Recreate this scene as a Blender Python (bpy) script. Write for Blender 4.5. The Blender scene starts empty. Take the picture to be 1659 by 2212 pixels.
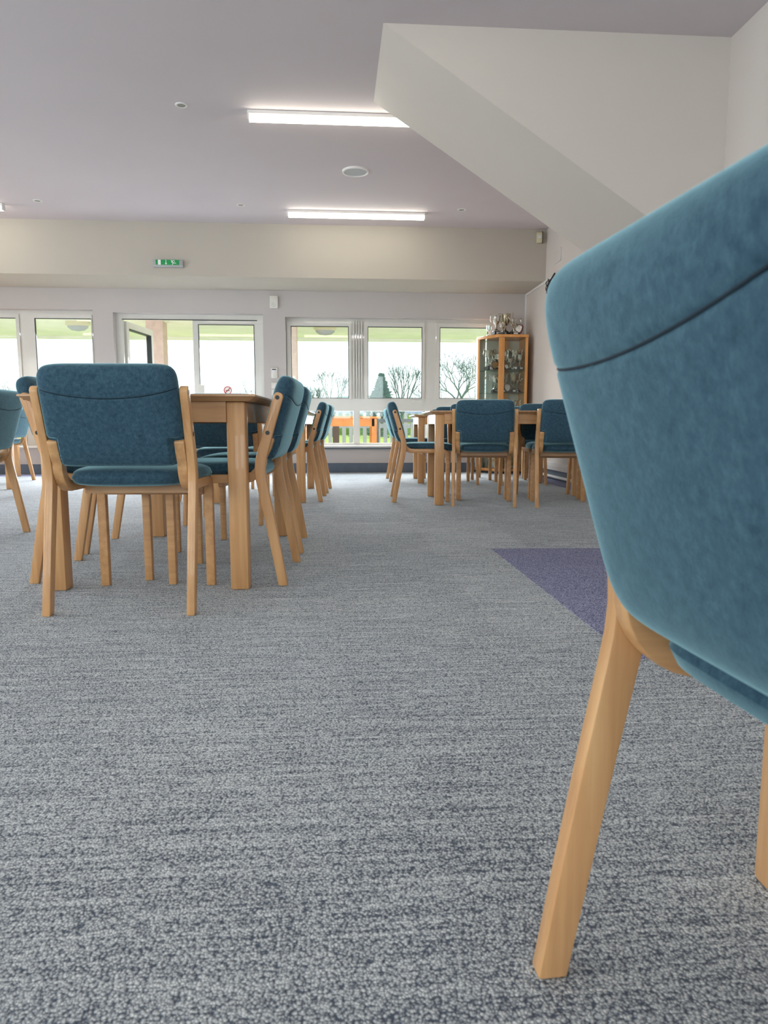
import bpy, bmesh, math, random
from mathutils import Vector, Matrix
random.seed(7)
S = bpy.context.scene
COL = S.collection
PI = math.pi

# ------------------------------------------------------------------ materials
def srgb(r, g, b):
    f = lambda c: (c / 255 / 12.92) if c / 255 <= .04045 else ((c / 255 + .055) / 1.055) ** 2.4
    return (f(r), f(g), f(b), 1)

class NT:
    def __init__(s, name):
        s.m = bpy.data.materials.new(name); s.m.use_nodes = True
        s.t = s.m.node_tree; s.t.nodes.clear()
        s.out = s.t.nodes.new('ShaderNodeOutputMaterial')
    def n(s, typ, **kw):
        nd = s.t.nodes.new(typ)
        for k, v in kw.items():
            if k.startswith('i_'): nd.inputs[k[2:].replace('_', ' ')].default_value = v
            else: setattr(nd, k, v)
        return nd
    def l(s, a, b): s.t.links.new(a, b)
    def coord(s, scale=(1, 1, 1), kind='Object', rot=(0, 0, 0)):
        c = s.n('ShaderNodeTexCoord'); mp = s.n('ShaderNodeMapping')
        mp.inputs['Scale'].default_value = scale; mp.inputs['Rotation'].default_value = rot
        s.l(c.outputs[kind], mp.inputs['Vector']); return mp.outputs['Vector']
    def noise(s, vec, scale, detail=3, rough=.55):
        n = s.n('ShaderNodeTexNoise'); n.inputs['Scale'].default_value = scale
        n.inputs['Detail'].default_value = detail; n.inputs['Roughness'].default_value = rough
        s.l(vec, n.inputs['Vector']); return n.outputs['Fac']
    def ramp(s, fac, stops):
        r = s.n('ShaderNodeValToRGB'); e = r.color_ramp.elements
        e[0].position, e[0].color = stops[0]; e[1].position, e[1].color = stops[-1]
        for p, c in stops[1:-1]:
            x = e.new(p); x.color = c
        s.l(fac, r.inputs['Fac']); return r.outputs['Color']
    def mix(s, a, b, fac, blend='MIX'):
        m = s.n('ShaderNodeMix', data_type='RGBA', blend_type=blend)
        for sock, v in ((m.inputs[0], fac), (m.inputs[6], a), (m.inputs[7], b)):
            if hasattr(v, 'links'): s.l(v, sock)
            else: sock.default_value = v
        return m.outputs[2]
    def math(s, op, a, b=0.0):
        m = s.n('ShaderNodeMath', operation=op)
        for sock, v in ((m.inputs[0], a), (m.inputs[1], b)):
            if hasattr(v, 'links'): s.l(v, sock)
            else: sock.default_value = v
        return m.outputs[0]
    def bsdf(s, color, rough=.6, metal=0, bump=None, bstr=.3, bdist=.002, spec=.5, sheen=0, sheencol=(1, 1, 1, 1), emis=None, estr=0, coat=0):
        b = s.n('ShaderNodeBsdfPrincipled')
        if hasattr(color, 'links'): s.l(color, b.inputs['Base Color'])
        else: b.inputs['Base Color'].default_value = color
        b.inputs['Roughness'].default_value = rough; b.inputs['Metallic'].default_value = metal
        b.inputs['Specular IOR Level'].default_value = spec
        b.inputs['Sheen Weight'].default_value = sheen; b.inputs['Sheen Tint'].default_value = sheencol
        b.inputs['Sheen Roughness'].default_value = .35; b.inputs['Coat Weight'].default_value = coat
        if emis: b.inputs['Emission Color'].default_value = emis; b.inputs['Emission Strength'].default_value = estr
        if bump is not None:
            bp = s.n('ShaderNodeBump'); bp.inputs['Strength'].default_value = bstr; bp.inputs['Distance'].default_value = bdist
            s.l(bump, bp.inputs['Height']); s.l(bp.outputs['Normal'], b.inputs['Normal'])
        s.l(b.outputs[0], s.out.inputs['Surface']); return b

M = {}
def plain(name, col, rough=.5, metal=0, var=.04, scale=8, spec=.5, coat=0):
    t = NT(name); v = t.coord(); f = t.noise(v, scale)
    d = tuple(c * (1 - var) for c in col[:3]) + (1,); u = tuple(min(1, c * (1 + var)) for c in col[:3]) + (1,)
    t.bsdf(t.ramp(f, [(.3, d), (.7, u)]), rough, metal, spec=spec, coat=coat); M[name] = t.m
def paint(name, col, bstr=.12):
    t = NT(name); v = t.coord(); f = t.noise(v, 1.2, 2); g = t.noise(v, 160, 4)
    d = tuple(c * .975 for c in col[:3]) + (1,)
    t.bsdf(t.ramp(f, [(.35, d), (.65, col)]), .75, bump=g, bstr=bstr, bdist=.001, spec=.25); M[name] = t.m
paint('wall_paint', srgb(214, 206, 200)); paint('ceiling_paint', srgb(216, 208, 212)); paint('bulkhead_paint', srgb(194, 187, 176)); paint('window_wall_paint', srgb(198, 192, 190))  # window wall: wall paint darkened, its shade put into the colour
paint('rake_paint', srgb(214, 207, 200))
plain('white_gloss', srgb(232, 230, 228), .3, var=.02); plain('upvc', srgb(214, 212, 206), .28, var=.02, coat=.3)
plain('white_plastic', srgb(225, 222, 215), .4, var=.02); plain('cream_plastic', srgb(214, 205, 170), .4, var=.02)
plain('black_plastic', srgb(18, 18, 20), .4); plain('gasket', srgb(45, 50, 55), .5)
plain('sill_dark', srgb(88, 96, 104), .35); plain('skirting_blue', srgb(88, 102, 120), .5, var=.08)
plain('grey_plastic', srgb(170, 172, 172), .4); plain('red', srgb(200, 45, 35), .4)
plain('sign_white', srgb(245, 245, 242), .5, var=.01); plain('maroon_wood', srgb(88, 22, 26), .3, coat=.5)
plain('back_board', srgb(206, 202, 190), .6); plain('brass', srgb(190, 160, 100), .3, 1.0); plain('label_grey', srgb(215, 212, 215), .35)
plain('grille', srgb(190, 194, 196), .6, var=.05, scale=120); plain('dark_hole', srgb(150, 148, 140), .5)
plain('brick_pier', srgb(214, 190, 180), .8, var=.08, scale=14); plain('soffit', srgb(244, 240, 226), .8, var=.06, scale=2)
plain('fence_white', srgb(222, 226, 236), .7, var=.06, scale=5); plain('orange_wood', srgb(214, 132, 62), .5, var=.1, scale=9)
plain('brown_post', srgb(118, 98, 92), .7, var=.1); plain('slate', srgb(120, 130, 140), .7, var=.1, scale=6)
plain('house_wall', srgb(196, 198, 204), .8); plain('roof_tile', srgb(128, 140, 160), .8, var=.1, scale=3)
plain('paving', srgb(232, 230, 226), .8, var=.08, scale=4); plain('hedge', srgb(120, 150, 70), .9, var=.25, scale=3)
plain('bark', srgb(100, 116, 114), .9, var=.1, scale=3); plain('conifer', srgb(118, 146, 150), .9, var=.2, scale=2)  # tree colours paled towards grey-blue to carry the bright haze
plain('mist_hill', srgb(150, 172, 186), .9, var=.15, scale=.2)  # far woods with the haze put into their colour
t = NT('grass'); v = t.coord(); t.bsdf(t.ramp(t.noise(v, 1.5, 5), [(.3, srgb(140, 168, 70)), (.7, srgb(186, 205, 95))]), .9); M['grass'] = t.m

# carpet: heathered loop pile streaked across the room
def carpet(name, lo, mid, hi, streak, tint=None):
    t = NT(name); v = t.coord()
    vs = t.coord((1.5, 42, 1)); st = t.noise(vs, 1.8, 5, .6)
    vs2 = t.coord((7, 165, 1)); st2 = t.noise(vs2, 1.0, 3, .6)
    w = t.n('ShaderNodeTexNoise'); w.inputs['Scale'].default_value = 90; w.inputs['Detail'].default_value = 1; t.l(v, w.inputs['Vector'])
    vv = t.n('ShaderNodeVectorMath', operation='MULTIPLY_ADD'); t.l(w.outputs['Color'], vv.inputs[0]); vv.inputs[1].default_value = (.004, .004, 0); t.l(v, vv.inputs[2])
    flat = t.n('ShaderNodeMapping'); flat.inputs['Scale'].default_value = (1, 1.0, 0); t.l(vv.outputs[0], flat.inputs['Vector'])
    vo = t.n('ShaderNodeTexVoronoi'); vo.inputs['Scale'].default_value = 270; t.l(flat.outputs[0], vo.inputs['Vector'])
    cell = t.n('ShaderNodeSeparateColor'); t.l(vo.outputs['Color'], cell.inputs[0])
    h = t.math('SUBTRACT', 1.0, vo.outputs['Distance'])
    a = t.math('MULTIPLY', t.math('SUBTRACT', h, .55), .95)
    a = t.math('ADD', a, t.math('MULTIPLY', t.math('SUBTRACT', cell.outputs[0], .5), .38))
    a = t.math('ADD', a, t.math('MULTIPLY', t.math('SUBTRACT', st, .5), streak))
    a = t.math('ADD', a, t.math('MULTIPLY', t.math('SUBTRACT', st2, .5), streak * 1.0))
    tl = t.n('ShaderNodeVectorMath', operation='SNAP'); t.l(v, tl.inputs[0]); tl.inputs[1].default_value = (.5, .5, 10)
    wn = t.n('ShaderNodeTexWhiteNoise'); t.l(tl.outputs[0], wn.inputs['Vector'])
    a = t.math('ADD', a, t.math('MULTIPLY', t.math('SUBTRACT', wn.outputs['Value'], .5), .07))
    a = t.math('ADD', a, .47)
    c = t.ramp(a, [(.05, lo), (.45, mid), (.95, hi)])
    if tint:
        big = t.noise(v, .9, 3)
        c = t.mix(c, t.mix(c, tint, 1.0, 'MULTIPLY'), t.ramp(big, [(.35, (0, 0, 0, 1)), (.7, (1, 1, 1, 1))]))
    t.bsdf(c, .95, bump=h, bstr=.7, bdist=.003, spec=.2, sheen=.15); M[name] = t.m
carpet('carpet_grey', srgb(80, 88, 102), srgb(168, 174, 178), srgb(226, 230, 230), .78, (.95, .975, 1.0, 1))
carpet('carpet_blue', srgb(44, 48, 84), srgb(116, 120, 158), srgb(200, 202, 224), .2)

def wood(name, a, b, c, scale=1.0, axis='Z', rough=.42):
    sc = {'Z': (38, 38, 2.2), 'X': (2.2, 38, 38), 'Y': (38, 2.2, 38)}[axis]
    t = NT(name); v = t.coord(tuple(x * scale for x in sc)); f = t.noise(v, 1.0, 5, .6)
    v2 = t.coord((3, 3, 1.2)); g = t.noise(v2, 2.0, 2)
    v3 = t.coord(tuple(x * 8 for x in sc)); k = t.noise(v3, 1.0, 2)
    col = t.ramp(f, [(.3, a), (.55, b), (.75, c)])
    col = t.mix(col, t.mix(col, (.86, .84, .80, 1), 1.0, 'MULTIPLY'), t.ramp(g, [(.4, (0, 0, 0, 1)), (.7, (1, 1, 1, 1))]))
    t.bsdf(col, rough, bump=k, bstr=.06, bdist=.001, spec=.5, coat=.25); M[name] = t.m
wood('beech', srgb(196, 146, 98), srgb(214, 164, 112), srgb(224, 178, 126))
wood('beech_rail', srgb(196, 146, 98), srgb(214, 164, 112), srgb(224, 178, 126), axis='Y')
wood('beech_x', srgb(186, 138, 98), srgb(204, 158, 114), srgb(214, 170, 126), axis='X')
wood('cabinet_beech', srgb(206, 140, 74), srgb(222, 156, 88), srgb(230, 168, 100))

def fabric(name, lo, hi, sh):
    t = NT(name); v = t.coord()
    f = t.noise(v, 75, 5, .65); g = t.noise(v, 620, 3); k = t.noise(t.coord((1, 1, .45)), 260, 3)
    col = t.ramp(f, [(.3, lo), (.7, hi)])
    col = t.mix(col, t.mix(col, (.80, .84, .88, 1), 1.0, 'MULTIPLY'), t.ramp(k, [(.42, (0, 0, 0, 1)), (.62, (1, 1, 1, 1))]))
    t.bsdf(col, .95, bump=g, bstr=.35, bdist=.0012, spec=.15, sheen=1.0, sheencol=sh); M[name] = t.m
fabric('teal_fabric', srgb(46, 72, 89), srgb(71, 100, 115), (.45, .78, .86, 1))
plain('seam_thread', srgb(16, 36, 48), .9)
plain('seat_underside', srgb(26, 24, 26), .8)

def emis(name, col, s):
    t = NT(name); e = t.n('ShaderNodeEmission'); e.inputs['Color'].default_value = col; e.inputs['Strength'].default_value = s
    t.l(e.outputs[0], t.out.inputs['Surface']); M[name] = t.m
emis('tube_glow', (1.0, .94, .78, 1), 8.5); emis('blue_led', (.25, .3, 1, 1), 2.5)
t = NT('sign_green'); v = t.coord(); t.bsdf(t.ramp(t.noise(v, 6), [(.3, srgb(0, 122, 62)), (.7, srgb(4, 138, 72))]), .4, emis=srgb(0, 120, 60), estr=.25); M['sign_green'] = t.m
# silver plate with a slightly tarnished surface
t = NT('silver'); v = t.coord(); f = t.noise(v, 14, 4)
t.bsdf(t.ramp(f, [(.3, (.45, .43, .38, 1)), (.7, (.85, .84, .80, 1))]), .16, 1.0, bump=t.noise(v, 45, 2), bstr=.35, bdist=.004); M['silver'] = t.m
t = NT('old_silver'); v = t.coord(); f = t.noise(v, 10, 4)
t.bsdf(t.ramp(f, [(.3, (.22, .18, .12, 1)), (.7, (.62, .55, .42, 1))]), .25, 1.0, bump=t.noise(v, 30, 2), bstr=.35, bdist=.004); M['old_silver'] = t.m
def glass(name, refl=.5, tint=(.97, 1, .99, 1)):
    t = NT(name); tr = t.n('ShaderNodeBsdfTransparent'); tr.inputs[0].default_value = tint
    gl = t.n('ShaderNodeBsdfGlossy'); gl.inputs['Roughness'].default_value = .02
    fr = t.n('ShaderNodeLayerWeight'); fr.inputs['Blend'].default_value = .5
    f = t.math('ADD', .035 * refl * 2, t.math('MULTIPLY', t.math('POWER', fr.outputs['Facing'], 4.0), refl))
    mx = t.n('ShaderNodeMixShader'); t.l(f, mx.inputs[0]); t.l(tr.outputs[0], mx.inputs[1]); t.l(gl.outputs[0], mx.inputs[2])
    t.l(mx.outputs[0], t.out.inputs['Surface']); M[name] = t.m
glass('window_glass', .5); glass('cabinet_glass', .6, (.90, .94, .92, 1)); glass('shelf_glass', .5, (.80, .88, .85, 1))
glass('clear_crystal', .9, (.9, .95, .95, 1))

# ------------------------------------------------------------------ mesh helpers
def add_box(bm, x0, x1, y0, y1, z0, z1, mi=0):
    vs = [bm.verts.new(p) for p in ((x0, y0, z0), (x1, y0, z0), (x1, y1, z0), (x0, y1, z0), (x0, y0, z1), (x1, y0, z1), (x1, y1, z1), (x0, y1, z1))]
    for q in ((3, 2, 1, 0), (4, 5, 6, 7), (0, 1, 5, 4), (1, 2, 6, 5), (2, 3, 7, 6), (3, 0, 4, 7)):
        bm.faces.new([vs[i] for i in q]).material_index = mi
    return vs
def add_prism(bm, pts, axis, a, b, mi=0):
    """pts 2-D polygon, extruded along axis from a to b"""
    def P(p, t):
        return {'x': (t, p[0], p[1]), 'y': (p[0], t, p[1]), 'z': (p[0], p[1], t)}[axis]
    A = [bm.verts.new(P(p, a)) for p in pts]; B = [bm.verts.new(P(p, b)) for p in pts]
    n = len(pts); f = [bm.faces.new(A), bm.faces.new(B[::-1])]
    for i in range(n): f.append(bm.faces.new((A[i], B[i], B[(i + 1) % n], A[(i + 1) % n])))
    for x in f: x.material_index = mi
def add_lathe(bm, prof, seg=24, cx=0, cy=0, cz=0, cap=True):
    rings = []
    for r, z in prof:
        rings.append([bm.verts.new((cx + r * math.cos(2 * PI * i / seg), cy + r * math.sin(2 * PI * i / seg), cz + z)) for i in range(seg)])
    for a, b in zip(rings, rings[1:]):
        for i in range(seg):
            bm.faces.new((a[i], a[(i + 1) % seg], b[(i + 1) % seg], b[i]))
    if cap:
        bm.faces.new(rings[0][::-1]); bm.faces.new(rings[-1])
def add_tube(bm, pts, r, seg=8, r1=None):
    pts = [Vector(p) for p in pts]; rings = []; n = len(pts); up = None
    for i, p in enumerate(pts):
        d = (pts[min(i + 1, n - 1)] - pts[max(i - 1, 0)]).normalized()
        if up is None: up = d.orthogonal().normalized()
        up = (up - d * up.dot(d)); up = up.normalized() if up.length > 1e-6 else d.orthogonal().normalized()
        s = d.cross(up); rr = r if r1 is None else r + (r1 - r) * i / max(1, n - 1)
        rings.append([bm.verts.new(p + (up * math.cos(2 * PI * k / seg) + s * math.sin(2 * PI * k / seg)) * rr) for k in range(seg)])
    for a, b in zip(rings, rings[1:]):
        for k in range(seg): bm.faces.new((a[k], a[(k + 1) % seg], b[(k + 1) % seg], b[k]))
    bm.faces.new(rings[0][::-1]); bm.faces.new(rings[-1])
def bevel(bm, off, seg=2, ang=40):
    bmesh.ops.recalc_face_normals(bm, faces=bm.faces)
    es = [e for e in bm.edges if len(e.link_faces) == 2 and e.calc_face_angle(0) > math.radians(ang)]
    bmesh.ops.bevel(bm, geom=es, offset=off, segments=seg, affect='EDGES', profile=.5)
def obj(name, bm, mats, parent=None, smooth=True, loc=None, label=None):
    bmesh.ops.recalc_face_normals(bm, faces=bm.faces)
    me = bpy.data.meshes.new(name); bm.to_mesh(me); bm.free()
    for m in (mats if isinstance(mats, (list, tuple)) else [mats]): me.materials.append(M[m])
    o = bpy.data.objects.new(name, me); COL.objects.link(o)
    if smooth:
        me.polygons.foreach_set('use_smooth', [True] * len(me.polygons))
        try: me.set_sharp_from_angle(angle=math.radians(38))
        except Exception: pass
    if parent: o.parent = parent
    if loc: o.location = loc
    if label: o['label'] = label
    return o
def tag(o, label, cat, group=None, kind=None):
    o['label'] = label; o['category'] = cat
    if group: o['group'] = group
    if kind: o['kind'] = kind
    return o
def thing(name, label, cat, loc=(0, 0, 0), rz=0, group=None):
    o = bpy.data.objects.new(name, None); COL.objects.link(o); o.location = loc; o.rotation_euler = (0, 0, rz)
    o.empty_display_size = .1
    return tag(o, label, cat, group)
def struct(name, bm, m, parent=None, smooth=False):
    o = obj(name, bm, m, parent, smooth)
    if not parent: o['kind'] = 'structure'
    return o
def BM(): return bmesh.new()
def box(name, d, m, parent=None, bev=0, seg=2, **kw):
    b = BM(); add_box(b, *d)
    if bev: bevel(b, bev, seg)
    return obj(name, b, m, parent, **kw)
KIDS = {}
def copy_tree(o, parent=None, kids=None):
    c = o.copy(); COL.objects.link(c)
    if parent: c.parent = parent
    for ch in list(o.children): copy_tree(ch, c)
    return c

# ------------------------------------------------------------------ room shell
UR, VB, ZC, ZS = 2.58, 9.383, 2.968, 2.365      # right wall, window wall, ceiling, soffit under the bulkhead
UL, VF, WT = -7.2, -4.2, .22
VK = 8.553
def wall_holes(name, axis, a0, a1, t0, t1, z0, z1, holes, m):
    """wall running along axis ('x' or 'y'), thickness t0..t1, with rectangular holes (a0,a1,z0,z1)"""
    bm = BM(); cuts = sorted({a0, a1, *[h[0] for h in holes], *[h[1] for h in holes]})
    for c0, c1 in zip(cuts, cuts[1:]):
        segs = [(z0, z1)]
        for h in holes:
            if h[0] <= c0 + 1e-6 and h[1] >= c1 - 1e-6:
                ns = []
                for s in segs:
                    if h[2] > s[0]: ns.append((s[0], min(h[2], s[1])))
                    if h[3] < s[1]: ns.append((max(h[3], s[0]), s[1]))
                segs = ns
        for s in segs:
            if s[1] - s[0] < 1e-4: continue
            if axis == 'x': add_box(bm, c0, c1, t0, t1, s[0], s[1])
            else: add_box(bm, t0, t1, c0, c1, s[0], s[1])
    bmesh.ops.remove_doubles(bm, verts=bm.verts, dist=1e-5)
    seen = {}
    for f in list(bm.faces):
        k = tuple(sorted(v.index for v in f.verts)) if False else tuple(round(x, 4) for x in f.calc_center_median()) + (round(f.calc_area(), 5),)
        if k in seen: bmesh.ops.delete(bm, geom=[f, seen[k]], context='FACES_ONLY'); seen.pop(k)
        else: seen[k] = f
    return struct(name, bm, m)

b = BM(); add_box(b, UL - WT, UR + WT, VF - WT, VB + WT, -.1, 0)
struct('floor', b, 'carpet_grey')
b = BM(); add_box(b, UL - WT, UR + WT, VF - WT, VB + WT, ZC, ZC + .12)
struct('ceiling', b, 'ceiling_paint')
W1 = (-5.35, -3.07, .36, 2.10); DR = (-2.819, -.91, 0, 2.07); W3 = (-.623, 2.16, .36, 2.037)
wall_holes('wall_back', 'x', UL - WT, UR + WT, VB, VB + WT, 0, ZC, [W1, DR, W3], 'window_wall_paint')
b = BM(); add_box(b, UR, UR + WT, 4.38, VB, 0, ZC); struct('wall_right', b, 'wall_paint')
b = BM(); add_box(b, 2.43, UR + WT, VF, 4.38, 0, ZC); struct('wall_right', b, 'wall_paint')
LW = [(-3.0, -.6, .8, 2.3), (.4, 2.8, .8, 2.3), (3.8, 6.2, .8, 2.3)]  # unseen openings added to let fill light in from the left
wall_holes('wall_left', 'y', VF, VB, UL - WT, UL, 0, ZC, LW, 'wall_paint')
FW = [(-6.4, -4.2, .8, 2.3), (-3.4, -1.2, .8, 2.3), (-.5, 1.7, .8, 2.3)]  # unseen openings added to let fill light in behind the camera
wall_holes('wall_front', 'x', UL - WT, UR + WT, VF - WT, VF, 0, ZC, FW, 'wall_paint')
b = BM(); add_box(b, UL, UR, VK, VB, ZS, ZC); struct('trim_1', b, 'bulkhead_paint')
b = BM(); add_prism(b, [(.31, ZC), (UR, ZC), (UR, ZC - (UR - .31) * .64)], 'y', 4.38, 5.38); struct('trim_2', b, 'rake_paint')
b = BM(); add_box(b, UL, DR[0] - .0, VB - .016, VB, 0, .125); add_box(b, DR[1], UR, VB - .016, VB, 0, .125); bevel(b, .004, 1); struct('baseboard_back', b, 'skirting_blue')
b = BM(); add_box(b, UR - .016, UR, 5.38, VB - .016, 0, .11); add_box(b, 2.414, 2.43, VF, 4.38, 0, .11); bevel(b, .004, 1); struct('baseboard_right', b, 'skirting_blue')
b = BM(); add_box(b, UL, UL + .016, VF, VB, 0, .125); struct('baseboard_left', b, 'skirting_blue')
# blue carpet laid in the floor
def rug(pts, label):
    bm = BM(); add_prism(bm, pts, 'z', .0, .0015)
    return tag(obj('carpet_inlay', bm, 'carpet_blue', smooth=False), label, 'carpet')
rug([(.80, 1.765), (2.30, 1.74), (2.33, 3.40), (.80, 3.46)], 'blue speckled carpet panel set in the grey floor, beyond the nearest chair')
rug([(2.33, 5.4), (2.56, 5.4), (2.56, 8.9), (2.33, 8.9)], 'narrow blue carpet strip along the foot of the right wall')
rug([(-4.6, 8.9), (-3.1, 8.9), (-3.1, 9.3), (-4.6, 9.3)], 'small blue carpet patch by the window wall behind the left chairs')

# ---- windows and door in the window wall
VW0, VW1 = 9.50, 9.56      # frame depth
kz = 9.5 / 9.383
def Z(z): return .628 + (z - .628) * kz
def cells(bm, rects, y0, y1):
    """solid union of axis aligned rectangles (u0,u1,z0,z1), thickness y0..y1, without inner faces"""
    X = sorted({round(v, 5) for r in rects for v in r[:2]}); Y = sorted({round(v, 5) for r in rects for v in r[2:]})
    on = lambda i, j: 0 <= i < len(X) - 1 and 0 <= j < len(Y) - 1 and any(r[0] - 1e-5 <= X[i] and r[1] + 1e-5 >= X[i + 1] and r[2] - 1e-5 <= Y[j] and r[3] + 1e-5 >= Y[j + 1] for r in rects)
    V = {}
    def v(i, j, y):
        k = (i, j, y)
        if k not in V: V[k] = bm.verts.new((X[i], y, Y[j]))
        return V[k]
    for i in range(len(X) - 1):
        for j in range(len(Y) - 1):
            if not on(i, j): continue
            bm.faces.new((v(i, j, y0), v(i + 1, j, y0), v(i + 1, j + 1, y0), v(i, j + 1, y0)))
            bm.faces.new((v(i, j, y1), v(i, j + 1, y1), v(i + 1, j + 1, y1), v(i + 1, j, y1)))
            for (di, dj, p, q) in ((-1, 0, (i, j), (i, j + 1)), (1, 0, (i + 1, j), (i + 1, j + 1)), (0, -1, (i, j), (i + 1, j)), (0, 1, (i, j + 1), (i + 1, j + 1))):
                if not on(i + di, j + dj): bm.faces.new((v(*p, y0), v(*q, y0), v(*q, y1), v(*p, y1)))
def frame_rects(bm, rects, y0=VW0, y1=VW1): cells(bm, [(a * kz, c * kz, Z(z0), Z(z1)) for a, c, z0, z1 in rects], y0, y1)
def pane(parent, a, c, z0, z1, y=9.53, name='pane'):
    bm = BM(); add_box(bm, a * kz, c * kz, y, y + .006, Z(z0), Z(z1)); return obj(name, bm, 'window_glass', parent, smooth=False)
def gasket(parent, a, c, z0, z1, y=VW0 - .004):
    bm = BM(); g = .008; frame_rects(bm, [(a, c, z1 - g, z1), (a, c, z0, z0 + g), (a, a + g, z0, z1), (c - g, c, z0, z1)], y, y + .02)
    return obj('gasket', bm, 'gasket', parent, smooth=False)
def handle(parent, u, z):
    bm = BM(); add_box(bm, u - .03, u + .0, VW0 - .02, VW0, z - .012, z + .012); add_tube(bm, [(u - .02, VW0 - .03, z), (u + .11, VW0 - .035, z - .004)], .008, 8)
    return obj('window_handle', bm, 'white_plastic', parent)
# window 3 (the wide one on the right)
b = BM()
frame_rects(b, [(-.70, 2.2, 1.975, 2.10), (-.70, -.60, .30, 2.05), (2.10, 2.2, .30, 2.05), (.24, .405, .82, 1.99), (1.215, 1.365, .82, 1.99), (-.62, 2.12, .818, .976), (.262, .348, .37, .83), (1.25, 1.33, .37, .83), (-.62, 2.12, .30, .393)])
w3 = struct('window_3', b, 'upvc')
b = BM()
for (a, c, z0, z1) in ((-.60, .24, .976, 1.975), (.405, 1.215, .976, 1.975), (1.365, 2.10, .976, 1.975)):   # sashes
    b = BM(); frame_rects(b, [(a, c, z1 - .055, z1), (a, c, z0, z0 + .01), (a, a + .05, z0, z1), (c - .035, c, z0, z1)], VW0 - .02, VW0 + .03); obj('sash', b, 'upvc', w3, smooth=False)
for (a, c, z0, z1) in ((-.55, .205, .985, 1.92), (.455, 1.18, .985, 1.92), (1.415, 2.065, .985, 1.92), (-.60, .262, .393, .818), (.348, 1.25, .393, .818), (1.33, 2.10, .393, .818)):
    pane(w3, a, c, z0, z1)
    if z0 > .9: gasket(w3, a, c, z0, z1, VW0 - .012)
handle(w3, 1.09, .955); handle(w3, 1.83, .955)
b = BM(); add_box(b, W3[0] - .03, W3[1] + .03, VB - .05, VW0, .335, .362); bevel(b, .006, 2); obj('window_sill', b, 'white_gloss', w3)
b = BM(); add_box(b, W3[0] - .03, W3[1] + .03, VB - .04, VB - .001, .312, .334); obj('sill_edge', b, 'sill_dark', w3, smooth=False)
# ribbed coupling post between the two left lights
for k in range(4):
    b = BM(); add_box(b, (.262 + k * .034) * kz, (.284 + k * .034) * kz, VW0 - .036, VW0 - .0, Z(.98), Z(1.99)); bevel(b, .007, 3); obj('coupling_rib', b, 'upvc', w3)
# window 1 (left)
b = BM()
frame_rects(b, [(-5.6, -3.0, 2.035, 2.2), (-3.98, -3.84, .3, 2.06), (-5.6, -5.3, .3, 2.1), (-3.075, -2.95, .3, 2.1), (-5.6, -3.0, .30, .40), (-4.9, -4.77, .3, 2.06)])
w1 = struct('window_1', b, 'upvc')
for (a, c) in ((-5.3, -4.9), (-4.77, -3.98), (-3.84, -3.075)):
    bb = BM()
    frame_rects(bb, [(a, c, 1.985, 2.035), (a, c, .40, .45), (a, a + .05, .4, 2.035), (c - (.04 if c < -3.5 else 0.005), c, .4, 2.035)], VW0 - .02, VW0 + .03)
    obj('sash', bb, 'upvc', w1, smooth=False)
    pane(w1, a + .05, c - .005, .45, 1.985); gasket(w1, a + .05, c - .005, .45, 1.985, VW0 - .012)
b = BM(); add_box(b, W1[0] - .03, W1[1] + .03, VB - .05, VW0, .335, .362); bevel(b, .006, 2); obj('window_sill', b, 'white_gloss', w1)
# door 1: frame, fixed right leaf, open left leaf
b = BM()
frame_rects(b, [(-2.86, -2.70, 0 - .02, 2.02), (-2.86, -.87, 1.985, 2.12), (-.985, -.87, -.02, 2.02), (-1.815, -1.745, .0, 1.99), (-1.76, -.98, 1.93, 1.99), (-1.025, -.98, 0, 1.99), (-1.76, -.98, .01, .12)])
d1 = struct('door_1', b, 'upvc')
pane(d1, -1.745, -1.025, .12, 1.93); gasket(d1, -1.745, -1.025, .12, 1.93)
b = BM(); add_box(b, -2.705 * kz, -.985 * kz, VW0 - .012, VW0, Z(1.977), Z(1.987)); obj('gasket', b, 'black_plastic', d1, smooth=False)
b = BM(); add_box(b, -1.80, -1.70, VW0 - .055, VW0, 1.05, 1.16); bevel(b, .006, 2); obj('door_lock_box', b, 'white_plastic', d1)
ang = math.atan2(.86, .12)
b = BM(); cells(b, [(0, .88, 1.90, 1.985), (0, .88, .03, .16), (0, .07, .03, 1.985), (.80, .88, .03, 1.985)], -.03, .03)
leaf = obj('door_leaf', b, 'upvc', d1, smooth=False)
leaf.location = (-2.70 * kz, 9.58, 0); leaf.rotation_euler = (0, 0, ang)
b = BM(); add_box(b, .07, .80, -.003, .003, .16, 1.90); gp = obj('pane', b, 'window_glass', leaf, smooth=False)
b = BM(); add_box(b, .785, .80, -.034, .034, .16, 1.90); add_box(b, .07, .80, -.034, .034, 1.888, 1.90); obj('gasket', b, 'gasket', leaf, smooth=False)
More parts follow.
